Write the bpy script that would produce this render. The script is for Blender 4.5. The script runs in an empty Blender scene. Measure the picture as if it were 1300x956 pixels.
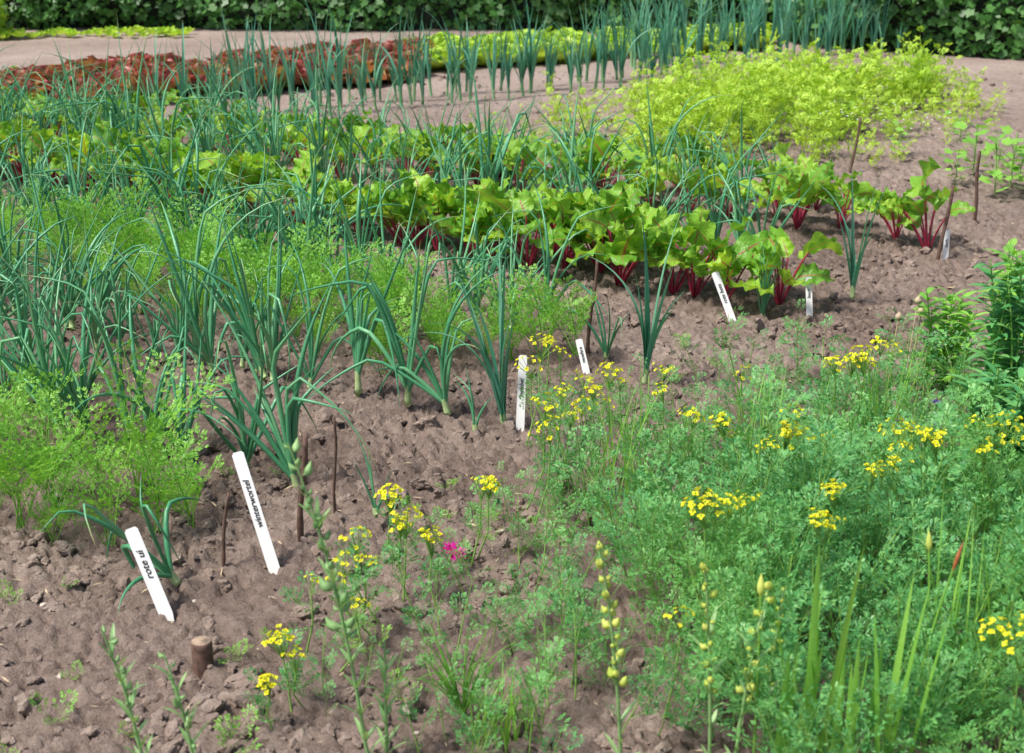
import bpy, math
import numpy as np
from mathutils import Vector, Matrix
rng = np.random.default_rng(11)
R = lambda a,b: float(rng.uniform(a,b))
pi = math.pi
scn = bpy.context.scene

# ------------------------------------------------------------------ mesh kit
def pack(V,F,UV,M): return (np.asarray(V,float).reshape(-1,3),np.asarray(F,np.int64).reshape(-1,4),np.asarray(UV,float).reshape(-1,2),np.asarray(M,np.int64).ravel())
def merge(ts):
    Vs,Fs,Us,Ms=[],[],[],[];o=0
    for V,F,U,M in ts:
        Vs.append(V);Fs.append(F+o);Us.append(U);Ms.append(M);o+=len(V)
    return (np.vstack(Vs),np.vstack(Fs),np.vstack(Us),np.concatenate(Ms))
def rmat(a=0,tx=0,ty=0):
    ca,sa=math.cos(a),math.sin(a)
    Z=np.array([[ca,-sa,0],[sa,ca,0],[0,0,1]])
    cx,sx=math.cos(tx),math.sin(tx); X=np.array([[1,0,0],[0,cx,-sx],[0,sx,cx]])
    cy,sy=math.cos(ty),math.sin(ty); Y=np.array([[cy,0,sy],[0,1,0],[-sy,0,cy]])
    return X@Y@Z
def T(t,a=0,s=1,loc=(0,0,0),tx=0,ty=0,pre=0):
    V,F,U,M=t
    return ((V*s)@rmat(a,tx,ty).T+np.asarray(loc,float),F,U,M)
def obj(name,t,mats,smooth=True,loc=(0,0,0)):
    V,F,U,M=t
    me=bpy.data.meshes.new(name)
    me.vertices.add(len(V)); me.vertices.foreach_set("co",V.astype(np.float32).ravel())
    me.loops.add(F.size); me.loops.foreach_set("vertex_index",F.astype(np.int32).ravel())
    me.polygons.add(len(F)); me.polygons.foreach_set("loop_start",np.arange(0,F.size,4,dtype=np.int32))
    me.polygons.foreach_set("material_index",M.astype(np.int32))
    me.update(calc_edges=True)
    me.polygons.foreach_set("use_smooth",np.full(len(F),smooth))
    uv=me.uv_layers.new(name="UVMap"); uv.data.foreach_set("uv",U[F.ravel()].astype(np.float32).ravel())
    for m in mats: me.materials.append(m)
    me.validate()
    o=bpy.data.objects.new(name,me); o.location=loc
    scn.collection.objects.link(o); return o
def grid_faces(nr,nc,wrap=False):
    i,j=np.meshgrid(np.arange(nr-1),np.arange(nc if wrap else nc-1),indexing='ij')
    j2=(j+1)%nc
    return np.stack([i*nc+j,i*nc+j2,(i+1)*nc+j2,(i+1)*nc+j],-1).reshape(-1,4)
def tube(path,rad,sides=5,mat=0,ref=None):
    P=np.asarray(path,float); n=len(P); rad=np.broadcast_to(np.asarray(rad,float),(n,))
    Tn=np.gradient(P,axis=0); Tn/=np.linalg.norm(Tn,axis=1)[:,None]+1e-9
    if ref is None:
        m=Tn.mean(0); ref=np.array([1,0,0.]) if abs(m[0])<.7*np.linalg.norm(m) else np.array([0,1,0.])
    S=np.cross(Tn,ref); S/=np.linalg.norm(S,axis=1)[:,None]+1e-9
    N=np.cross(Tn,S)
    th=np.arange(sides)/sides*2*pi
    V=P[:,None,:]+rad[:,None,None]*(np.cos(th)[None,:,None]*S[:,None,:]+np.sin(th)[None,:,None]*N[:,None,:])
    U=np.stack(np.broadcast_arrays((np.arange(sides)/sides)[None,:],np.linspace(0,1,n)[:,None]),-1)
    F=grid_faces(n,sides,True)
    return pack(V,F,U,np.full(len(F),mat))
def blade(L,W,wf,p0,p1,nl=8,nw=4,cup=0,fold=0,ruf=0,rf=3,ph=0,mat=0,start=(0,0,0),pw=1.0,lat=0):
    s=np.linspace(0,1,nl+1); p=p0+(p1-p0)*s**pw; ds=L/nl
    x=np.concatenate([[0],np.cumsum(np.cos(p[:-1]))*ds])+start[0]; z=np.concatenate([[0],np.cumsum(np.sin(p[:-1]))*ds])+start[2]
    y=lat*s**2*L+start[1]
    N=np.stack([-np.sin(p),0*p,np.cos(p)],1); w=W*np.clip(wf(s),0.0005,None)
    c=np.linspace(-1,1,nw+1)
    base=np.stack([x,y,z],1)[:,None,:]+np.array([0,1,0.])[None,None,:]*(w[:,None]*c[None,:])[:,:,None]
    h=cup*w[:,None]*c[None,:]**2+fold*w[:,None]*np.abs(c)[None,:]
    h=h+ruf*np.abs(c[None,:])**1.5*np.sin(rf*2*pi*s[:,None]+ph+np.sign(c)[None,:]*1.3)*np.minimum(1,s*4)[:,None]
    V=base+N[:,None,:]*h[:,:,None]
    U=np.stack(np.broadcast_arrays(((c+1)/2)[None,:],s[:,None]),-1)
    F=grid_faces(nl+1,nw+1)
    return pack(V,F,U,np.full(len(F),mat))
def nrm(a): return a/(np.linalg.norm(a,axis=-1,keepdims=True)+1e-9)
def kites(P,D,N,L,W,wp=.5,mat=0,dish=.12):
    P=np.asarray(P,float).reshape(-1,3);n=len(P);D=nrm(np.asarray(D,float).reshape(-1,3));N=np.asarray(N,float).reshape(-1,3)
    L=np.broadcast_to(L,(n,));W=np.broadcast_to(W,(n,))
    S=nrm(np.cross(D,N)); Nn=np.cross(S,D)
    m=P+D*(L*wp)[:,None]; up=Nn*(W*dish*2)[:,None]
    V=np.stack([P,m+S*W[:,None]+up,P+D*L[:,None],m-S*W[:,None]+up],1).reshape(-1,3)
    F=np.arange(4*n).reshape(n,4)
    U=np.tile(np.array([[.5,0],[1,.5],[.5,1],[0,.5]]),(n,1))
    return pack(V,F,U,np.full(n,mat))
def hashg(ix,iy,seed):
    h=(ix*374761393+iy*668265263+seed*974634777)&0xffffffff
    h=((h^(h>>13))*1274126177)&0xffffffff
    return ((h^(h>>16))&0xffff)/65536.0*2*pi
def perlin(x,y,seed=0):
    ix=np.floor(x).astype(np.int64);iy=np.floor(y).astype(np.int64);fx=x-ix;fy=y-iy
    u=fx*fx*fx*(fx*(fx*6-15)+10);v=fy*fy*fy*(fy*(fy*6-15)+10)
    def g(a,b):
        t=hashg(ix+a,iy+b,seed); return np.cos(t)*(fx-a)+np.sin(t)*(fy-b)
    return ((g(0,0)*(1-u)+g(1,0)*u)*(1-v)+(g(0,1)*(1-u)+g(1,1)*u)*v)*1.5

# ------------------------------------------------------------------ materials
def newmat(name):
    m=bpy.data.materials.new(name);m.use_nodes=True;nt=m.node_tree;nt.nodes.clear();return m,nt
def N(nt,t,**k):
    n=nt.nodes.new(t)
    for a,b in k.items(): setattr(n,a,b)
    return n
def ramp(nt,stops,fac):
    r=N(nt,'ShaderNodeValToRGB');e=r.color_ramp.elements
    while len(e)<len(stops): e.new(.5)
    for i,(p,c) in enumerate(stops): e[i].position=p;e[i].color=(*c,1)
    nt.links.new(fac,r.inputs[0]);return r.outputs[0]
def math_(nt,op,a,b=None,clamp=False):
    n=N(nt,'ShaderNodeMath',operation=op,use_clamp=clamp)
    for i,v in enumerate((a,b)):
        if v is None: continue
        if isinstance(v,(int,float)): n.inputs[i].default_value=v
        else: nt.links.new(v,n.inputs[i])
    return n.outputs[0]
def mixc(nt,f,a,b):
    n=N(nt,'ShaderNodeMix',data_type='RGBA')
    for s,v in ((n.inputs[0],f),(n.inputs[6],a),(n.inputs[7],b)):
        if isinstance(v,(int,float)): s.default_value=v
        elif isinstance(v,tuple): s.default_value=(*v,1)
        else: nt.links.new(v,s)
    return n.outputs[2]
def leafmat(name,c0,c1,c2,rough=.45,tr=.3,base=None,bpos=(0,.2),tip=None,tpos=(.8,1),veins=None,spec=.4,nscale=25,tcol=1.5,edge=None,patch=None):
    m,nt=newmat(name);lk=nt.links.new
    geo=N(nt,'ShaderNodeNewGeometry');uv=N(nt,'ShaderNodeUVMap');sep=N(nt,'ShaderNodeSeparateXYZ');lk(uv.outputs[0],sep.inputs[0])
    noi=N(nt,'ShaderNodeTexNoise');tc=N(nt,'ShaderNodeTexCoord');lk(tc.outputs['Object'],noi.inputs['Vector']);noi.inputs['Scale'].default_value=nscale;noi.inputs['Detail'].default_value=3
    f=math_(nt,'MULTIPLY',geo.outputs['Random Per Island'],.55)
    f2=math_(nt,'MULTIPLY',noi.outputs[0],.5);f=math_(nt,'ADD',f,f2,True)
    col=ramp(nt,[(.08,c0),(.5,c1),(.92,c2)],f)
    if patch is not None:
        np_=N(nt,'ShaderNodeTexNoise');lk(tc.outputs['Object'],np_.inputs['Vector']);np_.inputs['Scale'].default_value=2.2;np_.inputs['Detail'].default_value=2
        col=mixc(nt,ramp(nt,[(.45,(0,0,0)),(.65,(.75,.75,.75))],np_.outputs[0]),col,patch)
    def mr(a,b,inv=False):
        n=N(nt,'ShaderNodeMapRange');n.inputs[1].default_value=a;n.inputs[2].default_value=b
        n.inputs[3].default_value=1 if inv else 0;n.inputs[4].default_value=0 if inv else 1
        lk(sep.outputs[1],n.inputs[0]);return n.outputs[0]
    if edge is not None:
        au=math_(nt,'ABSOLUTE',math_(nt,'SUBTRACT',sep.outputs[0],.5))
        e=math_(nt,'MAXIMUM',math_(nt,'MULTIPLY',au,1.6),mr(.3,1.0))
        e=math_(nt,'ADD',e,math_(nt,'MULTIPLY',math_(nt,'SUBTRACT',noi.outputs[0],.5),1.3),True)
        col=mixc(nt,e,col,edge)
    if tip is not None: col=mixc(nt,math_(nt,'MULTIPLY',mr(*tpos),math_(nt,'GREATER_THAN',geo.outputs['Random Per Island'],.45)),col,tip)
    if veins is not None:
        au=math_(nt,'ABSOLUTE',math_(nt,'SUBTRACT',sep.outputs[0],.5))
        mid=math_(nt,'LESS_THAN',au,math_(nt,'ADD',math_(nt,'MULTIPLY',sep.outputs[1],-.035),.045))
        w=math_(nt,'FRACT',math_(nt,'SUBTRACT',math_(nt,'MULTIPLY',sep.outputs[1],6.5),math_(nt,'MULTIPLY',au,4.2)))
        sv=math_(nt,'MULTIPLY',math_(nt,'LESS_THAN',w,.10),.4)
        col=mixc(nt,sv,col,(.36,.40,.10))
        col=mixc(nt,math_(nt,'MULTIPLY',mid,.85),col,veins)
    if base is not None: col=mixc(nt,mr(*bpos,True),col,base)
    p=N(nt,'ShaderNodeBsdfPrincipled');lk(col,p.inputs['Base Color'])
    p.inputs['Roughness'].default_value=rough;p.inputs['Specular IOR Level'].default_value=spec
    bn=N(nt,'ShaderNodeBump');bn.inputs['Strength'].default_value=.25;bn.inputs['Distance'].default_value=.004
    n2=N(nt,'ShaderNodeTexNoise');lk(tc.outputs['Object'],n2.inputs['Vector']);n2.inputs['Scale'].default_value=70 if veins else 140
    if veins: bn.inputs['Strength'].default_value=.7;bn.inputs['Distance'].default_value=.008
    lk(n2.outputs[0],bn.inputs['Height']);lk(bn.outputs[0],p.inputs['Normal'])
    out=N(nt,'ShaderNodeOutputMaterial')
    if tr>0:
        t=N(nt,'ShaderNodeBsdfTranslucent')
        tcn=N(nt,'ShaderNodeVectorMath',operation='MULTIPLY');lk(col,tcn.inputs[0]);tcn.inputs[1].default_value=(tcol*1.1,tcol,tcol*.5);lk(tcn.outputs[0],t.inputs[0])
        mx=N(nt,'ShaderNodeMixShader');mx.inputs[0].default_value=tr;lk(p.outputs[0],mx.inputs[1]);lk(t.outputs[0],mx.inputs[2]);lk(mx.outputs[0],out.inputs[0])
    else: lk(p.outputs[0],out.inputs[0])
    return m
def soilmat(name,dark,mid,light,bump=1.0,dry=None):
    m,nt=newmat(name);lk=nt.links.new
    tc=N(nt,'ShaderNodeTexCoord')
    def noise(s,d=6,r=.6):
        n=N(nt,'ShaderNodeTexNoise');lk(tc.outputs['Object'],n.inputs['Vector']);n.inputs['Scale'].default_value=s;n.inputs['Detail'].default_value=d;n.inputs['Roughness'].default_value=r;return n.outputs[0]
    a=noise(1.3,3);b=noise(28,6,.7);c=noise(220,4,.7)
    f=math_(nt,'ADD',math_(nt,'MULTIPLY',a,.35),math_(nt,'MULTIPLY',b,.4));f=math_(nt,'ADD',f,math_(nt,'MULTIPLY',c,.3))
    col=ramp(nt,[(.38,dark),(.54,mid),(.70,light)],f)
    if dry:   # older, dried-out plot towards the hedge
        sp_=N(nt,'ShaderNodeSeparateXYZ');lk(tc.outputs['Object'],sp_.inputs[0])
        mr=N(nt,'ShaderNodeMapRange');lk(sp_.outputs[1],mr.inputs[0]);mr.inputs[1].default_value=5.5;mr.inputs[2].default_value=10.5;mr.inputs[4].default_value=.75
        col2=ramp(nt,[(.38,dry[0]),(.62,dry[1])],f)
        col=mixc(nt,mr.outputs[0],col,col2)
    p=N(nt,'ShaderNodeBsdfPrincipled');lk(col,p.inputs['Base Color']);p.inputs['Roughness'].default_value=.95;p.inputs['Specular IOR Level'].default_value=.1
    bn=N(nt,'ShaderNodeBump');bn.inputs['Strength'].default_value=1.0*bump;bn.inputs['Distance'].default_value=.016
    h=math_(nt,'ADD',b,math_(nt,'MULTIPLY',c,.5));h=math_(nt,'ADD',h,math_(nt,'MULTIPLY',noise(600,2),.12))
    lk(h,bn.inputs['Height']);lk(bn.outputs[0],p.inputs['Normal'])
    o=N(nt,'ShaderNodeOutputMaterial');lk(p.outputs[0],o.inputs[0]);return m
def plain(name,c,rough=.6,var=.25,scale=40):
    m,nt=newmat(name);lk=nt.links.new;tc=N(nt,'ShaderNodeTexCoord');n=N(nt,'ShaderNodeTexNoise');lk(tc.outputs['Object'],n.inputs['Vector']);n.inputs['Scale'].default_value=scale;n.inputs['Detail'].default_value=4
    col=ramp(nt,[(.3,tuple(x*(1-var) for x in c)),(.7,tuple(min(1,x*(1+var)) for x in c))],n.outputs[0])
    p=N(nt,'ShaderNodeBsdfPrincipled');lk(col,p.inputs['Base Color']);p.inputs['Roughness'].default_value=rough
    o=N(nt,'ShaderNodeOutputMaterial');lk(p.outputs[0],o.inputs[0]);return m

M_soil=soilmat('soil',(.13,.092,.075),(.30,.228,.19),(.49,.40,.345),1.0,((.30,.225,.195),(.52,.42,.375)))
M_clod=soilmat('clod_soil',(.16,.115,.093),(.325,.25,.208),(.51,.415,.355),.8)
M_pebble=plain('pebble',(.5,.42,.35),.6,.3,8)
M_onion=leafmat('onion_leaf',(.055,.25,.11),(.10,.37,.18),(.24,.53,.26),rough=.34,tr=.15,tip=(.5,.48,.14),tpos=(.82,1),spec=.55,nscale=9)
M_onstem=leafmat('onion_stem',(.30,.48,.17),(.42,.55,.25),(.50,.6,.30),tr=.1,tip=None)
M_lkstem=leafmat('leek_stem',(.12,.32,.14),(.18,.40,.18),(.28,.48,.22),tr=.1,tip=None)
M_leek=leafmat('leek_leaf',(.045,.22,.15),(.10,.33,.22),(.22,.47,.31),rough=.5,tr=.2,tip=(.3,.35,.1),tpos=(.9,1),spec=.35,nscale=6)
M_beet=leafmat('beet_leaf',(.07,.24,.02),(.18,.43,.04),(.42,.66,.07),rough=.38,tr=.36,veins=(.40,.12,.09),spec=.4,nscale=6,tcol=1.4)
M_beetst=plain('beet_stem',(.30,.022,.055),.35,.5,30)
M_carrot=leafmat('carrot_leaf',(.12,.36,.05),(.22,.52,.07),(.38,.68,.11),tr=.35,nscale=5,tcol=1.3)
M_rue=leafmat('rue_leaf',(.05,.22,.075),(.10,.35,.11),(.27,.56,.17),rough=.45,tr=.25,nscale=4,tcol=1.3,patch=(.20,.49,.12))
M_ruest=plain('rue_stem',(.22,.42,.08),.6,.2)
M_yel=leafmat('yellow_petal',(.85,.68,.01),(.95,.85,.015),(.97,.92,.05),rough=.6,tr=.3,nscale=30,tcol=1)
M_herb=leafmat('herb_leaf',(.22,.46,.04),(.47,.70,.07),(.72,.84,.15),tr=.35,nscale=2.5,tcol=1.2)
M_lett=leafmat('lettuce_leaf',(.32,.55,.05),(.46,.70,.08),(.58,.76,.13),tr=.3,nscale=14,tcol=1.2)
M_redl=leafmat('red_lettuce_leaf',(.24,.40,.07),(.36,.48,.09),(.46,.52,.12),tr=.3,edge=(.36,.085,.085),nscale=9,rough=.4)
M_hedge=leafmat('hedge_leaf',(.025,.085,.018),(.055,.17,.035),(.13,.32,.07),rough=.42,tr=.22,nscale=2.5)
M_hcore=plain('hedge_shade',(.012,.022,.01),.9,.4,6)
M_weed=leafmat('weed_leaf',(.14,.36,.05),(.23,.50,.08),(.36,.62,.12),tr=.3)
M_pod=leafmat('seed_pod',(.34,.48,.06),(.52,.62,.11),(.66,.72,.18),tr=.2)
M_pale=leafmat('stalk_leaf',(.18,.36,.13),(.27,.47,.18),(.38,.56,.24),tr=.2)
M_wood=plain('stick_wood',(.13,.075,.055),.85,.45,60)
M_cutw=plain('cut_wood',(.33,.24,.17),.85,.3,80)
M_white=plain('label_plastic',(.86,.86,.85),.35,.02,20)
M_ink=plain('label_ink',(.02,.02,.025),.6,.1)
M_mag=leafmat('magenta_petal',(.55,.01,.25),(.70,.02,.40),(.8,.08,.5),tr=.2)
M_purple=plain('violet_petal',(.12,.03,.30),.6,.2)
M_straw=plain('dry_straw',(.48,.38,.24),.8,.3,30)
M_redpod=plain('red_pod',(.42,.14,.05),.5,.5,40)
M_dry=plain('dry_flower',(.42,.34,.22),.8,.3,60)

# ------------------------------------------------------------------ ground
def gheight(x,y):
    d=np.hypot(x,y-2)
    fade=np.clip(1.15-d/16,.25,1)
    rough=.55+.45*np.clip(perlin(x*.9,y*.9,5)+.6,0,1)
    path=np.clip((x-(.35*(y-3)+.9))*1.6,0,1)*np.clip((y-3.2),0,1)
    back=np.clip((y-8.8-.45*x)*1.0,0,1)
    sm=1-.3*path; sm=sm*(1-.65*back)
    wx=perlin(x*7,y*7,9)*.6;wy=perlin(x*7+9,y*7,10)*.6
    b1=np.abs(perlin(x*13+wx,y*13+wy,1)); b2=np.abs(perlin(x*27+wx*3,y*27,2)); b3=np.abs(perlin(x*52,y*52+wy*3,3))
    h=(np.minimum(b1*3.0,.70)*.037+np.minimum(b2*2.2,.6)*.028+b3*.026)*rough*sm
    h+=perlin(x*1.6,y*1.6,4)*.022
    return (h-.022)*fade
def axis(parts):
    out=[]
    for a,b,s0,s1 in parts:
        v=a
        while v<b-1e-6:
            out.append(v); f=(v-a)/(b-a); v+=s0+(s1-s0)*f
    return np.array(out)
xs=axis([(0,2.2,.009,.009),(2.2,6,.012,.06),(6,120,.1,20)]);xs=np.concatenate([-xs[:0:-1],xs])
ys=axis([(-80,1.3,20,.2),(1.3,4.6,.0085,.0095),(4.6,14.5,.011,.045),(14.5,250,.1,40)])
X,Y=np.meshgrid(xs,ys,indexing='ij')
Z=gheight(X,Y); far=(Y>15)|(Y<1)|(np.abs(X)>7); Z[far]=-.01
V=np.stack([X,Y,Z],-1).reshape(-1,3)
F=np.ascontiguousarray(grid_faces(len(xs),len(ys))[:,::-1])
obj('ground',pack(V,F,V[:,:2],np.zeros(len(F))),[M_soil])

def crumb(n,seed):
    l=np.linspace(-1,1,n+1);ts=[]
    for ax in range(3):
        for sg in (-1,1):
            a,b=np.meshgrid(l,l,indexing='ij');c=np.full_like(a,sg)
            v=[None]*3;v[ax]=c;v[(ax+1)%3]=a*sg;v[(ax+2)%3]=b
            ts.append((np.stack(v,-1).reshape(-1,3),grid_faces(n+1,n+1)))
    o=0;Vs=[];Fs=[]
    for v,f in ts: Vs.append(v);Fs.append(f+o);o+=len(v)
    V=nrm(np.vstack(Vs));F=np.vstack(Fs)
    u,inv=np.unique(np.round(V,4),axis=0,return_inverse=True);V=u;F=inv.ravel()[F]
    g=np.random.default_rng(seed);pn=nrm(g.normal(size=(11,3)));pd=g.uniform(.62,1.0,11)
    dt=V@pn.T;r=np.min(np.where(dt>.05,pd/np.maximum(dt,.05),9),axis=1);r=np.minimum(r,1.5)
    r*=1+.28*perlin(V[:,0]*3+seed,V[:,2]*3+V[:,1]*2,seed+3)
    V=V*r[:,None]
    return pack(V,F,V[:,:2],np.zeros(len(F)))
cl=[crumb(4,i) for i in range(14)]
def scatter_lumps(n,xr,yr,smin,smax,mat,name,power=2.5,flat=(.55,.95),smooth=True):
    ts=[]
    for i in range(n):
        x=R(*xr);y=yr[0]+(yr[1]-yr[0])*rng.random()**1.3
        cden=float(perlin(np.array([x*2.2]),np.array([y*2.2]),77)[0])
        if cden<-.15 and rng.random()<.75: continue
        s=smin+(smax-smin)*rng.random()**power
        V,F,U,M=cl[rng.integers(14)]
        sc=np.array([s*R(.7,1.3),s*R(.7,1.3),s*R(*flat)])
        z=float(gheight(np.array([x]),np.array([y]))[0])
        ts.append((((V*sc)@rmat(R(0,6.3),R(-.4,.4),R(-.4,.4)).T)+np.array([x,y,z+s*.1]),F,U,M))
    return obj(name,merge(ts),[mat],smooth)
scatter_lumps(11000,(-2.1,2.2),(1.9,5.6),.003,.023,M_clod,'soil_clods',3.2,(.55,.9),False)
scatter_lumps(2400,(-3.2,4.2),(5.2,11),.006,.024,M_clod,'soil_clods',2.5,(.55,.9),False)
scatter_lumps(60,(-1.4,.6),(2.2,3.2),.004,.010,M_pebble,'pebbles',1.5,(.5,.8))
n=1300;P=np.stack([rng.uniform(-2.2,2.2,n),1.9+rng.random(n)**1.3*4.6,np.zeros(n)],1);P[:,2]=gheight(P[:,0],P[:,1])+.008
a=rng.uniform(0,2*pi,n);D=np.stack([np.cos(a),np.sin(a),rng.uniform(-.2,.3,n)],1)
obj('straw_litter',kites(P,D,np.tile([0,0,1.],(n,1))+rng.normal(0,.3,(n,3)),rng.uniform(.008,.04,n),rng.uniform(.0008,.003,n)),[M_straw])

# ------------------------------------------------------------------ plant templates
def arc(start,az,t0,t1,L,n=10,kink=None,drift=0):
    s=np.linspace(0,1,n+1);th=t0+(t1-t0)*s**1.6
    if kink: th=th+np.where(s>kink[0],kink[1],0)*np.clip((s-kink[0])/.12,0,1)
    A=az+drift*s
    d=np.stack([np.sin(th)*np.cos(A),np.sin(th)*np.sin(A),np.cos(th)],1)[:-1]*(L/n)
    P=np.vstack([[0,0,0],np.cumsum(d,0)])+np.asarray(start);P[:,2]=np.maximum(P[:,2],.012)
    return P
def onion(nl=8,h=.48,r=.0065,spread=.35,droop=.5,sheath=.05,lean=None):
    ts=[];lean=R(0,2*pi) if lean is None else lean
    st=arc((0,0,-.02),lean,.05,R(.05,.2),sheath+.02,4)
    ts.append(tube(st,[.011,.012,.010,.009,.0085],7,1))
    top=st[-1]
    for i in range(nl):
        az=lean+(i%2)*pi+R(-.9,.9);L=h*R(.5,1.15)
        t0=R(.02,spread);t1=t0+R(0,.7)*(1+ (rng.random()<.3)*1.6)
        k=None
        if rng.random()<droop: k=(R(.35,.8),R(.5,2.2))
        p=arc(top-np.array([0,0,.02]),az,t0,t1,L,12,k,R(-.7,.7))
        s=np.linspace(0,1,13);rad=r*R(.6,1.15)*(.75+.6*s*(1-s))*np.clip(1.02-s**2.2,0.03,1)
        ts.append(tube(p,rad,6,0,ref=np.array([-math.sin(az),math.cos(az),.001])))
    return merge(ts)
def leek(nl=7,h=.5,w=.012,sheath=.13,open_=.5,r=.010):
    ts=[tube(arc((0,0,-.02),0,.0,.05,sheath+.02,4),np.array([r*1.1,r,r,r*.95,r*.9]),8,1)]
    for i in range(nl):
        az=(i%2)*pi+R(-.6,.6);f=i/nl
        p0=pi/2-R(.0,.08)-(.16*(1-f))*R(.5,1.2);p1=p0-R(.02,.9)*open_*1.6
        if rng.random()<.18: p1-=R(.8,1.8)
        L=(h-sheath)*R(.55,1.2)
        b=blade(L,w*R(.7,1.2),lambda s:(.9+.3*s*(1-s)*2)*np.clip(1-s**1.8,0.02,1)**.95,p0,p1,12,2,fold=.7,start=(r*.5,0,sheath*(.4+.6*f)),pw=2.0,lat=R(-.2,.2))
        ts.append(T(b,az))
    return merge(ts)
def beet(nl=11,size=1.0):
    ts=[]
    for i in range(nl):
        az=i*2.4+R(-.5,.5);inner=i/nl
        t0=R(.05,.3)+.45*(1-inner);pl=R(.10,.22)*size
        p=arc((0,0,-.01),0,t0*.6,t0*1.3,pl,5)
        ts.append(T(tube(p,np.linspace(.0042,.0025,6)*size,5,1,ref=np.array([0,1,.001])),az))
        L=R(.08,.17)*size;W=L*R(.27,.40)
        e=p[-1];pt=pi/2-t0*1.3
        b=blade(L,W,lambda s:np.sin(pi*np.clip(s,0,1)**.62)**.75*(1-.15*s),pt-R(-.15,.3),pt-R(.2,1.9),12,6,cup=R(-.1,.5),ruf=W*R(.18,.5),rf=R(2,4.5),ph=R(0,6),start=(e[0]-.002,0,e[2]),lat=R(-.25,.25))
        V=b[0]-np.array([e[0],0,e[2]]);V=V@rmat(0,R(-.9,.9),0).T+np.array([e[0],0,e[2]])
        ts.append(T((V,b[1],b[2],b[3]),az))
    return merge(ts)
def cleaf(L,npairs,ll,lw,wp=.6,start=.3,p0=1.0,p1=.2,bl=.36,stemr=.0012,sub=3,three=True,mat=0,smat=1):
    n=10;path=arc((0,0,0),0,pi/2-p0,pi/2-p1,L,n)
    ts=[tube(path,np.linspace(stemr,stemr*.4,n+1),3,smat,ref=np.array([0,1,.001]))]
    P=[];D=[];LL=[];Nn=[]
    for i in range(npairs):
        s=start+(1-start)*i/(npairs-.3);k=min(n-1,int(s*n));o=path[k]+(path[k+1]-path[k])*(s*n-k)
        t=nrm(path[k+1]-path[k]);nn=np.cross(t,np.array([0,1.,0]));nn=-nn if nn[2]<0 else nn
        for sd in (-1,1):
            a=R(.65,1.0);d=nrm(t*math.cos(a)+np.array([0,sd,0])*math.sin(a)+nn*R(-.25,.45))
            b=L*bl*(1-.75*((s-start)/(1-start))**1.3)*R(.8,1.15)
            side=nrm(np.cross(nn,d))
            P.append(o);D.append(d);LL.append(b*.9);Nn.append(nn)
            for j in range(1,sub+1):
                q=o+d*b*j/sub*.85
                for s2 in (-1,1):
                    dd=nrm(d+side*s2*R(.5,1.0)+nn*R(-.3,.3))
                    l=ll*R(.7,1.25)*(1.15-.3*j/sub)
                    P.append(q);D.append(dd);LL.append(-l);Nn.append(nn+rng.normal(0,.35,3))
                    if three:
                        P.append(q+dd*l*.35);D.append(nrm(dd+d*.8));LL.append(-l*.7);Nn.append(nn+rng.normal(0,.4,3))
            P.append(o+d*b*.85);D.append(d);LL.append(-ll*1.1);Nn.append(nn+rng.normal(0,.2,3))
    P.append(path[-1]-.3*ll*nrm(path[-1]-path[-2]));D.append(path[-1]-path[-2]);LL.append(-ll*1.3);Nn.append(np.array([0,0,1.]))
    LL=np.array(LL);W=np.where(LL>0,stemr*.45,lw*np.abs(LL)/ll)
    ts.append(kites(P,D,Nn,np.abs(LL),W,wp,mat,.06))
    return merge(ts)
def carrot(nf=8,h=.28):
    ts=[]
    for i in range(nf):
        L=h*R(.6,1.2);f=cleaf(L,9,.013,.0020,.5,.36,R(1.15,1.55),R(.1,1.2),.31,.0019,3)
        ts.append(T(f,i*2.4+R(-.5,.5),1,(R(-.012,.012),R(-.012,.012),0)))
    return merge(ts)
def shoot(h=.38,nleaf=13,leafs=None,lean=.25,frm=.15,taper=.45):
    az=R(0,2*pi);p=arc((0,0,-.01),az,R(0,lean*.5),R(.05,lean),h,8)
    ts=[tube(p,np.linspace(.0028,.0013,9),4,1)]
    for i in range(nleaf):
        s=frm+(1-frm)*i/(nleaf-1);k=min(7,int(s*8));o=p[k]+(p[k+1]-p[k])*(s*8-k)
        ts.append(T(leafs[rng.integers(len(leafs))],i*2.4+R(-.4,.4),R(.7,1.15)*(1.05-taper*s),o,0,0))
    return merge(ts)
rl=[cleaf(R(.10,.15),4,.0175,.0030,.70,.36,R(.8,1.35),R(.2,.9),.38,.0011,2,k_%2==0) for k_ in range(10)]
rue_s=[shoot(R(.22,.42),11,rl,.45,.2,.35) for _ in range(14)]
rue_sparse=[shoot(R(.24,.36),7,rl,.5,.15,.45) for _ in range(8)]
hl=[cleaf(R(.08,.11),4,.017,.0050,.62,.3,R(.6,1.1),R(.1,.6),.36,.0012,2) for _ in range(5)]
herb_s=[shoot(R(.22,.38),9,hl,.6) for _ in range(10)]

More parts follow.
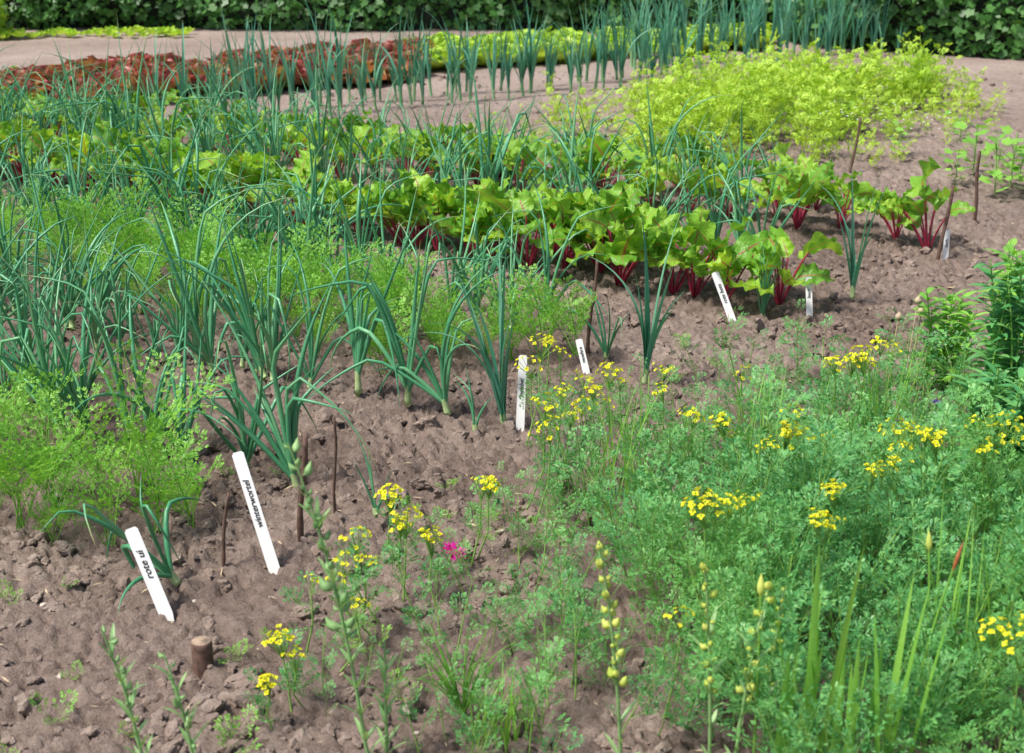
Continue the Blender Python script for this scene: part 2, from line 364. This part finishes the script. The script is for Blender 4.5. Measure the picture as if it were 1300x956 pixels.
def corymb(rad=.032,nf=20,stemh=.06):
    ts=[]
    P=[];D=[];Nn=[];L=[]
    for i in range(nf):
        rr=rad*math.sqrt((i+.5)/nf)*R(.85,1.1);a=i*2.4+R(-.6,.6)
        top=np.array([rr*math.cos(a),rr*math.sin(a),stemh+R(-.012,.012)-rr*.25])
        ts.append(tube(np.array([[0,0,0],top*[.45,.45,.55],top]),[.0011,.0008,.0006],3,1))
        u=nrm(np.array([top[0]*4+R(-.03,.03),top[1]*4+R(-.03,.03),.13]))
        b0=nrm(np.cross(u,[.3,1,.2]));b1=np.cross(u,b0);a0=R(0,2)
        for k in range(4):
            aa=a0+k*pi/2;d=b0*math.cos(aa)+b1*math.sin(aa)+u*R(.25,.7)
            P.append(top);D.append(d);Nn.append(u);L.append(R(.0055,.0088))
        ts.append(T(tube(np.array([[0,0,0],[0,0,.003],[0,0,.005]]),[.0016,.0019,.0003],5,3),0,1,top))
    L=np.array(L);ts.append(kites(P,D,Nn,L,L*.42,.62,2,.25))
    return merge(ts)
cor=[corymb(R(.018,.040),int(R(8,22)),R(.035,.06)) for _ in range(12)]
rueM=[M_rue,M_ruest,M_yel,M_herb]

# ------------------------------------------------------------------ beds
def line(a,b,sp,j=.02,jl=None):
    a=np.array(a,float);b=np.array(b,float);L=np.linalg.norm(b-a);n=max(1,int(L/sp));d=(b-a)/L;q=np.array([-d[1],d[0]])
    return [a+d*(i*sp+R(-.4,.4)*sp)+q*R(-j,j) for i in range(n+1)]
def row(name,pts,tmp,mats,s=(.85,1.15),tilt=.08):
    return obj(name,merge([T(tmp[rng.integers(len(tmp))],R(0,6.3),R(*s),(p[0],p[1],float(gheight(np.array([p[0]]),np.array([p[1]]))[0])),R(-tilt,tilt),R(-tilt,tilt)) for p in pts]),mats)
onM=[M_onion,M_onstem];lkM=[M_leek,M_onstem];lkM2=[M_leek,M_lkstem];btM=[M_beet,M_beetst];crM=[M_carrot,M_carrot]
ON=[onion(int(R(7,12)),R(.46,.60),R(.0058,.0080),R(.3,.7),R(.35,.65)) for _ in range(22)]
LK=[leek(int(R(6,10)),R(.50,.70),R(.007,.011),R(.10,.16),R(.1,.6)) for _ in range(20)]
BT=[beet(int(R(9,15)),R(.85,1.15)) for _ in range(14)]
CR=[carrot(int(R(7,10)),R(.24,.34)) for _ in range(12)]

row('carrot_row',line((-.78,3.0),(-2.3,3.95),.09,.08),CR,crM,(.65,1.15),.2)
row('carrot_row',line((-.95,2.90),(-2.0,3.42),.11,.06),CR,crM,(.6,1.0),.2)
row('onion_row',line((-1.0,3.52),(-2.6,4.5),.075,.07),ON,onM,(.9,1.2),.18)
row('onion_row',line((-.62,3.92),(-2.8,5.3),.075,.06),ON,onM,(.7,1.15),.18)
row('carrot_row',line((.14,4.18),(-2.8,5.95),.085,.09),CR,crM,(.65,1.25),.2)
row('carrot_row',line((-.25,4.1),(-2.6,5.55),.11,.07),CR,crM,(.6,1.05),.2)
row('onion_row',line((.12,4.5),(-3.0,6.35),.085,.06),ON,onM,(.6,1.05),.18)
row('onion_row',line((-.6,5.05),(-3.0,6.6),.09,.08),ON,onM,(.75,1.15),.18)
row('beet_row',line((.92,4.80),(-.4,5.62),.14,.06),BT,btM,(.95,1.2),.15)
row('beet_row',line((-.5,5.68),(-3.2,7.35),.15,.07),BT,btM,(.85,1.15),.15)
row('beet_row',line((.45,5.3),(-3.2,7.6),.19,.08),BT,btM,(.8,1.1),.15)
row('onion_row',line((1.0,5.4),(-3.2,8.0),.10,.08),ON,onM,(.8,1.2),.15)
row('beet_row',line((1.75,5.65),(-3.4,8.45),.19,.08),BT,btM,(.75,1.15),.15)
row('onion_row',line((1.15,6.2),(-3.2,8.6),.13,.09),ON,onM,(.8,1.1),.15)
row('beet_row',line((1.35,6.35),(-3.4,8.75),.2,.08),BT,btM,(.7,1.05),.15)
# leeks at the back
row('leek_row',line((-2.1,8.45),(1.25,10.4),.12,.07),LK,lkM2,(.75,1.15),.12)
row('leek_row',line((-1.9,8.95),(3.2,12.0),.11,.08),LK,lkM2,(.75,1.15),.12)
row('leek_row',line((.9,11.1),(3.1,12.3),.08,.12),LK,lkM2,(.95,1.35),.12)
def lettuce(nl=20,size=.15,ruf=.25):
    ts=[]
    for i in range(nl):
        f=i/nl;az=i*2.4+R(-.3,.3);L=size*R(.8,1.1)*(1-.35*f);p0=.3+1.0*f
        W=L*.48
        ts.append(T(blade(L,W,lambda s:np.sin(pi*np.clip(s*.86+.08,0,1)**1.3)**.7,p0,p0+R(.1,.8),7,8,cup=.35,ruf=W*ruf*R(.7,1.3),rf=R(3,5),ph=R(0,6),start=(.008,0,.01)),az))
    return merge(ts)
LT=[lettuce(26,R(.19,.22),.42) for _ in range(6)]
for o_ in (-.45,-.17,.11,.39,.62):
    row('red_lettuce_row',line((-4.2+o_*.3,8.85+o_),(-.75+o_*.1,10.95+o_*.9),.20,.05),LT,[M_redl],(.85,1.35),.25)
for o_ in (-.25,.05,.35,.6):
    row('green_lettuce_row',line((-.85,11.2+o_),(2.2,12.6+o_*.7),.22,.03),LT,[M_lett],(.8,1.15),.2)
sd=[lettuce(6,.040,.1) for _ in range(3)]
row('seedling_row',line((-4.2,10.9),(-2.6,11.8),.12,.03),sd,[M_weed],(.4,.9))
row('seedling_row',line((-5.4,13.1),(-3.0,13.4),.04,.16),sd,[M_lett],(1.2,2.4))
# bright herb patch
pts=[];sc_=[]
while len(pts)<620:
    x=R(-.4,3.2);y=R(6.9,11)
    dx,dy=x-1.62,y-8.65;a=dx*.62+dy*.78;b=-dx*.78+dy*.62
    d=(a/1.75)**2+(b/.85)**2+.9*float(perlin(np.array([x*2]),np.array([y*2]),8)[0])
    if d<.75 or (d<1.8 and rng.random()<.35): pts.append((x,y));sc_.append(R(.65,1.3)*(1.05-.35*max(0,d)))
obj('herb_patch',merge([T(herb_s[rng.integers(10)],R(0,6.3),s,(p[0],p[1],0),R(-.35,.35),R(-.35,.35)) for p,s in zip(pts,sc_)]),[M_herb,M_herb])
n=40;P=np.stack([rng.uniform(1.7,2.4,n),rng.uniform(7.5,8.1,n),rng.uniform(.15,.26,n)],1)
obj('herb_blossom',kites(np.repeat(P,4,0),np.tile([[1,0,.3],[0,1,.3],[-1,0,.3],[0,-1,.3]],(n,1)),np.tile([0,0,1.],(4*n,1)),.010,.004),[M_white])

def single(name,t,mats,loc,a=0,s=1,tx=0,ty=0):
    V,F,U,M=T(t,a,s,(0,0,0),tx,ty);return obj(name,(V,F,U,M),mats,loc=(loc[0],loc[1],float(gheight(np.array([loc[0]]),np.array([loc[1]]))[0])))
single('onion_plant',onion(13,.60,.0088,.50,.35,.06,pi*.95),onM,(-.54,3.26),0,1,.0,-.16)
single('onion_plant',onion(8,.44,.0075,.9,.5),onM,(-.74,2.78),.6,1,0,-.45)
single('onion_plant',onion(10,.52,.0088,.6,.5,.07),onM,(-.30,3.76),1.0)
single('onion_plant',onion(10,.52,.0085,.5,.5,.08),onM,(-.45,3.86),2.0)
single('onion_plant',onion(10,.46,.0085,.8,.6,.06),onM,(-.18,3.72),0,1,0,-.3)
single('leek_plant',leek(10,.56,.012,.06,.3),lkM,(-.02,3.68),.2,1,0,-.12)
single('onion_plant',onion(9,.52,.008,.7,.6,.05),onM,(-.70,3.42),.9)
single('onion_plant',onion(9,.46,.007,.6,.5,.05),onM,(-.88,3.45),1.9)
single('leek_plant',leek(9,.50,.011,.06,.5),lkM,(.40,3.99),2.8,1,0,.08)
single('leek_plant',leek(8,.46,.010,.06,.3),lkM,(1.23,4.88),2.2)
single('onion_plant',onion(5,.2,.004,.3,.2,.03),onM,(-.10,3.63),2.0)
single('onion_plant',onion(5,.2,.004,.5,.3,.03),onM,(-.32,3.03),1.0)
single('onion_plant',onion(6,.34,.005,.7,.5,.03),onM,(.30,4.25),1.0)
single('chive_clump',onion(26,.28,.0032,.32,.12,.02),onM,(.88,4.72))
single('chive_clump',onion(30,.20,.0024,.5,.2,.02),[M_weed,M_weed],(-.09,2.24))

# ------------------------------------------------------------------ rue
def bush(name,centers,tmps,n,clusters=(),mats=rueM):
    ts=[]
    for (cx,cy,rx,ry,k,sc) in centers:
        for i in range(k):
            r=math.sqrt(rng.random());a=R(0,6.3);x=cx+rx*r*math.cos(a);y=cy+ry*r*math.sin(a)
            ts.append(T(tmps[rng.integers(len(tmps))],R(0,6.3),sc*R(.6,1.25)*(1-.15*r),(x,y,0),-r*math.sin(a)*.32+R(-.15,.15),r*math.cos(a)*.32+R(-.15,.15)))
    for (x,y,z) in clusters:
        a=R(0,6.3);h=z-.05;b=np.array([x+R(-.05,.05),y+R(-.04,.04),-.01])
        mid=np.array([x+R(-.01,.01),y,h*.55]);top=np.array([x,y,h])
        ts.append(tube(np.array([b,(b+mid)/2,mid,(mid+top)/2,top]),[.0024,.002,.0018,.0016,.0014],4,1))
        for q in range(6):
            ts.append(T(rl[rng.integers(len(rl))],R(0,6.3),R(.3,.6),b+(top-b)*R(.3,.9)))
        ts.append(T(cor[rng.integers(len(cor))],a,R(.75,1.2),top,R(-.25,.25),R(-.25,.25)))
    return obj(name,merge(ts),mats)
dense=[(.55,2.62,.26,.20,46,1.0),(.92,2.65,.28,.23,52,1.05),(1.25,2.7,.25,.25,40,1.0),(.62,2.25,.28,.18,46,.9),(1.0,2.25,.28,.2,46,.92),(.35,2.35,.18,.18,26,.8),(.75,1.95,.35,.13,38,.78)]
cD=[(.575,2.75,.38),(.60,2.72,.365),(.415,2.45,.365),(.37,2.44,.35),(.46,2.50,.36),(.56,2.35,.365),(.585,2.37,.355),(.84,2.8,.37),(.87,2.82,.36),(.76,2.65,.36),(.79,2.68,.37),(.90,2.75,.365),
    (1.04,2.8,.365),(1.10,2.85,.36),(1.0,2.74,.35),(.80,2.05,.32),(.83,2.0,.31),(1.2,2.7,.36),(.30,2.2,.26),(.44,2.46,.37),(.39,2.47,.34),(.82,2.74,.38),(1.07,2.82,.38),(.86,2.08,.32),(.89,2.80,.37),(.73,2.62,.35),(.54,2.72,.36),(1.02,2.85,.37),(1.13,2.8,.38),(.48,2.95,.32),(.70,2.9,.34),(.63,2.5,.36)]
bush('rue_bush',dense,rue_s,0,cD)
sp=[(.30,3.12,.22,.2,22,.85),(.55,3.3,.25,.22,24,.9),(.85,3.35,.28,.25,30,.95),(1.1,3.3,.2,.3,26,.95),(.75,3.0,.35,.13,36,.95),(1.05,3.0,.3,.2,34,1.0),(.35,2.85,.2,.15,20,.8)]
cS=[(.075,3.55,.30),(.10,3.62,.31),(.13,3.6,.28),(.05,3.5,.27),(.075,3.1,.30),(.09,3.05,.27),(.20,3.25,.30),(.24,3.28,.32),(.17,3.2,.28),(.14,3.15,.27),(.22,3.2,.29),(.27,3.3,.31),(.41,3.1,.29),(.43,3.12,.28),(.38,3.3,.28),(.87,3.4,.31),(.84,3.42,.30),(.955,3.45,.35),(.93,3.44,.31),(.90,3.38,.32),(.66,3.1,.28),(.5,3.0,.28),(.12,3.2,.31),(.18,3.3,.31),(.82,3.35,.32),(.97,3.4,.36),(.40,3.5,.26),(.6,3.45,.28)]
bush('rue_bush',sp,rue_sparse,0,cS)
lf=[(.02,2.7,.12,.15,7,.7),(-.12,2.45,.15,.12,8,.6),(.12,2.5,.12,.2,14,.75),(.1,2.25,.15,.1,12,.6),(-.32,2.3,.1,.1,4,.5),(-.1,2.1,.25,.1,10,.55),(.05,2.95,.1,.1,6,.6)]
cL=[(-.052,2.85,.22),(-.07,2.87,.21),(-.267,2.8,.21),(-.226,2.7,.2),(-.24,2.72,.19),(-.32,2.6,.21),(-.30,2.58,.19),(-.335,2.52,.2),(-.35,2.5,.18),(-.397,2.47,.19),(-.30,2.4,.17),(-.425,2.28,.16),(-.40,2.26,.14),(-.17,2.66,.17),(-.44,2.2,.13)]
bush('rue_seedlings',lf,rue_sparse,0,cL)
wd=[(-.98,2.75),(-.32,2.55),(-.05,2.95),(.05,3.05),(-.55,2.45),(-.2,2.3),(-.85,2.4),(.6,3.75),(.9,4.1),(.75,3.9),(1.0,3.8),(-.25,3.1),(.5,4.0),(.2,3.45),(.65,4.15),(-.3,2.85),(-.5,2.15),(-.9,2.1),(-.7,2.2)]
wd+=[(R(-1.1,.3),R(2.1,3.4)) for _ in range(14)]+[(x_+R(-.2,.2),5.0+R(-.5,1.4)-.62*x_) for x_ in np.linspace(-2.2,.6,30)]
row('weed_patch',wd,[merge([T(l,k*1.7,R(.22,.42)) for k,l in enumerate(rl[:5])]) for _ in range(3)],[M_weed,M_weed],(.5,1.4),.3)
row('rue_seedlings',[(R(.5,1.35),R(3.5,4.1)) for _ in range(36)],rue_sparse,rueM,(.45,.8),.35)

# ------------------------------------------------------------------ tall stalks near the front
def podstalk(h,nleaf,npod,lean=.15,podr=.006,podl=.016,leafl=.05,az=0):
    p=arc((0,0,-.01),az,lean*.3,lean,h,12)
    ts=[tube(p,np.linspace(.0038,.0016,13),5,0)]
    for i in range(nleaf):
        s=.08+.8*i/nleaf;k=int(s*12);o=p[k]
        ts.append(T(blade(leafl*R(.7,1.2),.0042,lambda s:np.sin(pi*np.clip(s*.9+.08,0,1))**.7,R(.8,1.3),R(.3,.9),5,2,fold=.3),i*2.4+R(-.3,.3),1,o))
    for i in range(npod):
        s=.40+.60*i/npod;k=min(11,int(s*12));o=p[k]+(p[k+1]-p[k])*(s*12-k)
        q=tube(arc((0,0,0),0,R(.5,1.0),R(.1,.4),.010+podl,6),np.array([.0008,.0012,podr*.7,podr,podr*.85,podr*.45,.0006]),6,1,ref=np.array([0,1,.001]))
        ts.append(T(q,i*2.4+R(-.9,.9),R(.5,1.4)*(1.1-.5*(s-.4)),o))
    return merge(ts)
pm=[M_pale,M_pale]
single('snapdragon_stalk',podstalk(.62,34,26,.34,.0070,.026,.05,pi*.95),pm,(-.25,2.08))
single('snapdragon_stalk',podstalk(.30,18,10,.3,.005,.018,.05,pi*.9),pm,(-.52,1.98))
single('snapdragon_stalk',podstalk(.32,20,10,.3,.005,.018,.05,pi),pm,(-.62,2.02))
single('snapdragon_stalk',podstalk(.24,18,8,.2,.005,.018,.05,pi*.5),pm,(-.22,2.1))
single('seed_stalk',podstalk(.46,14,24,.2,.0068,.015,.05,pi),[M_pale,M_pod],(.19,2.05))
single('seed_stalk',podstalk(.42,14,18,.12,.0065,.015,.05,pi),[M_pale,M_pod],(.34,2.04))
single('seed_stalk',podstalk(.39,12,16,.2,.0068,.014,.05,0),[M_pale,M_pod],(.375,2.02))
single('seed_stalk',podstalk(.33,8,12,.1,.005,.012,.04,0),[M_pale,M_pod],(.44,2.1))
def iris(n,h,w=.008,sp=.35):
    return merge([T(blade(h*R(.6,1.1),w,lambda s:np.clip(1-s**3,0.02,1)**.8,pi/2-R(.02,.12),pi/2-R(.05,sp),8,2,fold=.25,start=(0,R(-.03,.03),-.01)),R(0,6.3),1,(R(-.05,.05),R(-.03,.03),0)) for _ in range(n)])
single('iris_clump',iris(12,.48,.0085,.25),[M_weed],(.50,2.00))
single('iris_clump',iris(8,.42,.0075,.25),[M_weed],(.60,2.0))
single('iris_clump',iris(6,.42,.006),[M_rue],(.47,2.2))
single('grass_tuft',iris(40,.17,.0018,1.1),[M_weed],(-.02,2.17))
single('grass_tuft',iris(30,.40,.0022,.9),[M_weed],(.95,3.35))
single('grass_tuft',iris(24,.36,.002,.9),[M_weed],(.6,3.2))
single('grass_tuft',iris(24,.42,.002,.9),[M_weed],(.80,2.2))
single('grass_tuft',iris(24,.42,.002,.9),[M_weed],(.25,3.05))
def podflower(h,lean,az,r=.009,l=.05):
    p=arc((0,0,-.01),az,lean*.3,lean,h,8);t=p[-1]-p[-2];t=t/np.linalg.norm(t)
    q=np.array([p[-1]+t*l*s for s in np.linspace(0,1,7)])
    return merge([tube(p,np.linspace(.0028,.0018,9),5,0),tube(q,r*np.array([.25,.75,1,.95,.7,.4,.05]),7,1)])
single('tulip_seed_pod',podflower(.38,.25,0,.004,.055),[M_weed,M_redpod],(.68,2.08))
single('tulip_seed_pod',podflower(.36,.2,pi/2,.007,.04),[M_weed,M_pod],(.41,2.02))
single('tulip_seed_pod',podflower(.35,.15,pi*.7,.006,.04),[M_weed,M_pod],(.75,2.2))
for dx_,dy_,h_ in ((0,0,.30),(.03,.05,.26),(-.02,.1,.22)):
    single('dried_poppy_head',podflower(h_,.3,1.0,.012,.028),[M_straw,M_dry],(1.16+dx_,3.9+dy_))
def phlox(ns=9,h=.5):
    ts=[]
    for k in range(ns):
        az=k*2.4;p=arc((R(-.06,.06),R(-.06,.06),-.01),az,.03,R(.1,.35),h*R(.7,1.1),10);ts.append(tube(p,np.linspace(.004,.002,11),5,1))
        for i in range(15):
            s=.12+.88*i/15;j=min(9,int(s*10));o=p[j]+(p[j+1]-p[j])*(s*10-j);a=i*pi/2+R(-.5,.5)
            for q in (0,pi):
                ts.append(T(blade(R(.05,.10),R(.010,.016),lambda s:np.sin(pi*np.clip(s*.93+.05,0,1)**.8),R(.2,.9),R(-.9,.3),6,2,fold=.25),a+q,1,o))
    return merge(ts)
PH=[phlox(),phlox(7,.45),phlox(8,.4)]
for i,(x,y,s) in enumerate(((1.36,3.65,1),(1.50,4.0,1),(1.22,3.3,.8),(1.60,3.6,1.05),(1.43,3.3,.95),(1.30,3.95,.8),(1.2,3.1,.7))):
    single('perennial_plant',PH[i%3],[M_weed if i%2 else M_rue,M_ruest],(x,y),i*1.3,s)
def leaf5(s=1):
    n=10;a=np.linspace(-pi*.92,pi*.92,n+1);rad=np.array([.35,.55,.62,.85,.62,1.05,.62,.85,.62,.55,.35])
    V=[[0,0,0]]+[[rad[i]*math.cos(a[i]),rad[i]*math.sin(a[i]),.12*rad[i]*(i%2)-.1*rad[i]] for i in range(n+1)]
    F=[[0,1+i,2+i,3+i] for i in range(0,n,2)]
    U=[[.5,.5]]+[[.5+.5*v[1],.5+.5*v[0]] for v in V[1:]]
    return pack(np.array(V)*s,F,U,np.zeros(5))
L5=leaf5()
def bean(h=.22,n=14):
    ts=[tube(arc((0,0,-.01),R(0,6),.05,.2,h,5),.003,4,1)]
    for i in range(n):
        z=h*(.2+.85*i/n);a=i*2.4;r=R(.02,.08)
        e=np.array([r*math.cos(a),r*math.sin(a),z]);ts.append(tube(np.array([[0,0,z*.7],e]),.0012,3,1))
        ts.append(T(L5,a,R(.022,.045),e,R(-.5,.5),R(-.5,.5)))
    return merge(ts)
BN=[bean(),bean(.18,11),bean(.25,18)]
for i,(x,y,s) in enumerate(((2.2,6.9,.9),(2.45,6.6,1.1),(2.75,7.2,1.2),(2.1,7.6,.8),(2.55,8.0,1.0),(3.1,7.8,1.2),(2.35,7.1,1.3),(2.6,6.9,1.2),(1.95,8.2,.8),(2.42,6.75,1.3),(2.55,7.0,1.3),(2.3,6.6,1.2))):
    single('bean_plant',BN[i%3],[M_weed,M_ruest],(x,y),i,s)

# ------------------------------------------------------------------ flower, sticks, stump, labels
def daisy():
    n=22;a=np.linspace(0,2*pi,n,endpoint=False)
    D=np.stack([np.cos(a),np.sin(a),.25+.2*np.sin(a*5)],1)
    ts=[kites(D*.004+[0,0,.045],D,np.tile([0,0,1.],(n,1)),.024,.004,.6,0),kites(D*.003+[0,0,.048],D+[0,0,.4],np.tile([0,0,1.],(n,1)),.015,.003,.6,0),
        tube(np.array([[0,0,0],[.002,0,.02],[0,0,.046]]),.0015,4,1)]
    return merge(ts)
single('magenta_flower',daisy(),[M_mag,M_ruest],(-.15,2.82),0,1.2,.15,.35)
for x,y,z in ((.95,2.95,.3),(1.0,3.1,.3),(1.1,2.75,.34)):
    single('violet_flower',merge([tube(np.array([[0,0,0],[0,0,z]]),.0015,4,1),T(kites(np.zeros((5,3)),[[1,0,.3],[.3,1,.3],[-.8,.6,.3],[-.8,-.6,.3],[.3,-1,.3]],np.tile([0,0,1.],(5,1)),.016,.006,.6),0,1,(0,0,z))]),[M_purple,M_ruest],(x,y))
def stick(x,y,h,dx,r=.005,name='wooden_stick'):
    n=12;s=np.linspace(0,1,n);P=np.stack([dx*s+np.sin(s*7+x*9)*.003,.03*s*np.sin(x*5)+np.cos(s*9)*.002,-.03+(h+.03)*s],1)
    rad=r*(1.1-.3*s)*(1+.12*np.sin(s*23+y*7));rad=np.append(rad,.0002);P=np.vstack([P,P[-1]+[0,0,.001]])
    obj(name,tube(P,rad,8,0),[M_wood],loc=(x,y,0))
stick(-.66,2.84,.19,.03,.0045);stick(-.50,2.97,.28,.03,.0075);stick(-.43,3.1,.28,.012,.004);stick(.24,4.3,.32,.03,.006)
stick(1.72,7.1,.30,.04,.008);stick(2.05,6.1,.33,-.02,.008);stick(1.70,5.45,.31,.04,.008)
P=np.array([[0,0,-.03],[0,0,.0],[0,0,.02],[0,0,.045],[0,0,.055],[0,0,.0575],[0,0,.058],[0,0,.0575]])
st=tube(P,[.021,.0215,.0205,.021,.0205,.019,.012,.0002],16,0)
st[3][-16*2:]=1
obj('wood_stump',st,[M_wood,M_cutw],loc=(-.61,2.42,.01))

def label(x,y,h,w,lean,back,yaw,text=None,curve=0):
    t=.0016;c=w*.18
    out=[(-w/2+c,h),(w/2-c,h),(w/2,h-c),(w/2,.0),(w*.12,-.05),(-w*.12,-.05),(-w/2,.0),(-w/2,h-c)]
    me=bpy.data.meshes.new('plant_label');k=len(out)
    V=[(a,-t/2,b) for a,b in out]+[(a,t/2,b) for a,b in out]
    Fs=[tuple(range(k)),tuple(range(2*k-1,k-1,-1))]+[(i,i+k,(i+1)%k+k,(i+1)%k) for i in range(k)]
    me.from_pydata(V,[],Fs);me.update();me.materials.append(M_white)
    ob=bpy.data.objects.new('plant_label',me);scn.collection.objects.link(ob)
    ob.location=(x,y,.0);ob.rotation_euler=(back,lean,yaw)
    if text:
        cu=bpy.data.curves.new('label_text','FONT');cu.body=text;cu.size=w*.72;cu.extrude=.0001;cu.offset=.0002;cu.align_y='CENTER';cu.align_x='CENTER';cu.shear=.2
        cu.materials.append(M_ink);to=bpy.data.objects.new('label_text',cu);scn.collection.objects.link(to);to.parent=ob
        m=Matrix(((0,-1,0,0),(0,0,-1,-t/2-.0012),(1,0,0,h*.58),(0,0,0,1)));to.matrix_local=m
label(-.735,2.64,.20,.033,-.42,-.2,-.15,'rote ui')
label(-.53,2.82,.29,.029,-.33,-.2,-.15,'winterwortel')
label(.022,3.66,.22,.024,0.0,-.2,-.2,'zwiebel')
label(.235,4.12,.12,.022,-.3,-.25,-.2,'moehre')
label(.77,4.66,.19,.026,-.42,-.2,-.2,'rote bete')
label(1.05,4.74,.14,.022,-.10,-.2,-.2,'lauch')
label(1.735,5.46,.13,.022,0,-.2,-.2,'lauch')

# ------------------------------------------------------------------ hedge
HP=np.array([(-12,14.0),(-5,14.1),(0,13.9),(2.0,13.6),(3.1,12.2),(5,11.6),(12,10.6)])
seg=np.diff(HP,axis=0);sl=np.linalg.norm(seg,axis=1);cum=np.concatenate([[0],np.cumsum(sl)])
def hpt(d):
    x=np.interp(d,cum,HP[:,0]);y=np.interp(d,cum,HP[:,1]);e=.15
    tx=np.interp(d+e,cum,HP[:,0])-np.interp(d-e,cum,HP[:,0]);ty=np.interp(d+e,cum,HP[:,1])-np.interp(d-e,cum,HP[:,1])
    l=np.hypot(tx,ty);return x,y,ty/l,-tx/l
n=34000;d=rng.uniform(0,cum[-1],n);z=rng.random(n)**1.35*2.25
x,y,nx,ny=hpt(d)
bul=.25*perlin(d*1.1,z*1.3,21)+.16*perlin(d*3,z*3,22)-.12*np.clip(z-1.9,0,1)*3
dep=bul-rng.random(n)**1.5*.30+.22
dep=dep-.18*np.clip(.18-z,0,.2)/.2
C=np.stack([x+nx*dep,y+ny*dep,z+.02],1)
Vt=L5[0]
nrmv=nrm(np.stack([nx,ny,np.full(n,.55)],1)+rng.normal(0,.55,(n,3)))
down=nrm(np.stack([rng.normal(0,.6,n),rng.normal(0,.6,n),np.full(n,-1.)],1));S=nrm(np.cross(nrmv,down));Dn=np.cross(S,nrmv)
sz=rng.uniform(.03,.07,n)
Vh=C[:,None,:]+sz[:,None,None]*(Vt[None,:,0:1]*Dn[:,None,:]+Vt[None,:,1:2]*S[:,None,:]+Vt[None,:,2:3]*nrmv[:,None,:])
Fh=(L5[1][None]+(np.arange(n)*len(Vt))[:,None,None]).reshape(-1,4)
leaves=pack(Vh,Fh,np.tile(L5[2],(n,1)),np.zeros(len(Fh)))
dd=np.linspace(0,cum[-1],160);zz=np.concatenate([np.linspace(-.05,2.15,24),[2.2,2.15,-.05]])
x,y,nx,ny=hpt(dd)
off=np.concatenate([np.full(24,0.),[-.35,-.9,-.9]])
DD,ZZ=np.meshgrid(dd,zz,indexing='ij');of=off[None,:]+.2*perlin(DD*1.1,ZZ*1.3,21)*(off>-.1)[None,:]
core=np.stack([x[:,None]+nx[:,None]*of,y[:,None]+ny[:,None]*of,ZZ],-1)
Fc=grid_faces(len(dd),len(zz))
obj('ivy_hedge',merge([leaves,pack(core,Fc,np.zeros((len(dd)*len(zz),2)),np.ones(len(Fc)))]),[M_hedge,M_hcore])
n=1500;a=rng.uniform(0,2*pi,n);rr=rng.random(n)**.4
C=np.stack([-5.1+np.cos(a)*rr*.5,13.2+np.sin(a)*rr*.35,rng.random(n)*.8],1)
obj('bright_shrub',merge([T(L5,R(0,6.3),R(.03,.055),c,R(-1,1),R(-1,1)) for c in C]),[M_herb])

# ------------------------------------------------------------------ light, sky, camera
S=Vector((-.46,-.22,.86)).normalized()
w=bpy.data.worlds.new("World");scn.world=w;w.use_nodes=True;nt=w.node_tree
sky=nt.nodes.new('ShaderNodeTexSky');sky.sky_type='NISHITA';sky.sun_disc=False
sky.sun_elevation=math.asin(S.z);sky.sun_rotation=math.atan2(S.x,S.y);sky.dust_density=3
bg=nt.nodes['Background'];nt.links.new(sky.outputs[0],bg.inputs[0]);bg.inputs[1].default_value=.15
sl_=bpy.data.lights.new('sun','SUN');sl_.energy=4.9;sl_.angle=math.radians(11);sl_.color=(1,.96,.89)
so=bpy.data.objects.new('sun',sl_);scn.collection.objects.link(so);so.rotation_euler=(-S).to_track_quat('-Z','Y').to_euler();so.location=(-5,-2,8)
cd=bpy.data.cameras.new('camera');cd.lens=49.5;cd.sensor_width=36;cd.clip_end=500;cd.clip_start=.05
cd.dof.use_dof=True;cd.dof.focus_distance=4.0;cd.dof.aperture_fstop=6.3
co=bpy.data.objects.new('camera',cd);scn.collection.objects.link(co);co.location=(0,0,1.5);co.rotation_euler=(math.radians(70),0,0);scn.camera=co
scn.view_settings.view_transform='Standard';scn.view_settings.look='None';scn.view_settings.exposure=0;scn.view_settings.gamma=1
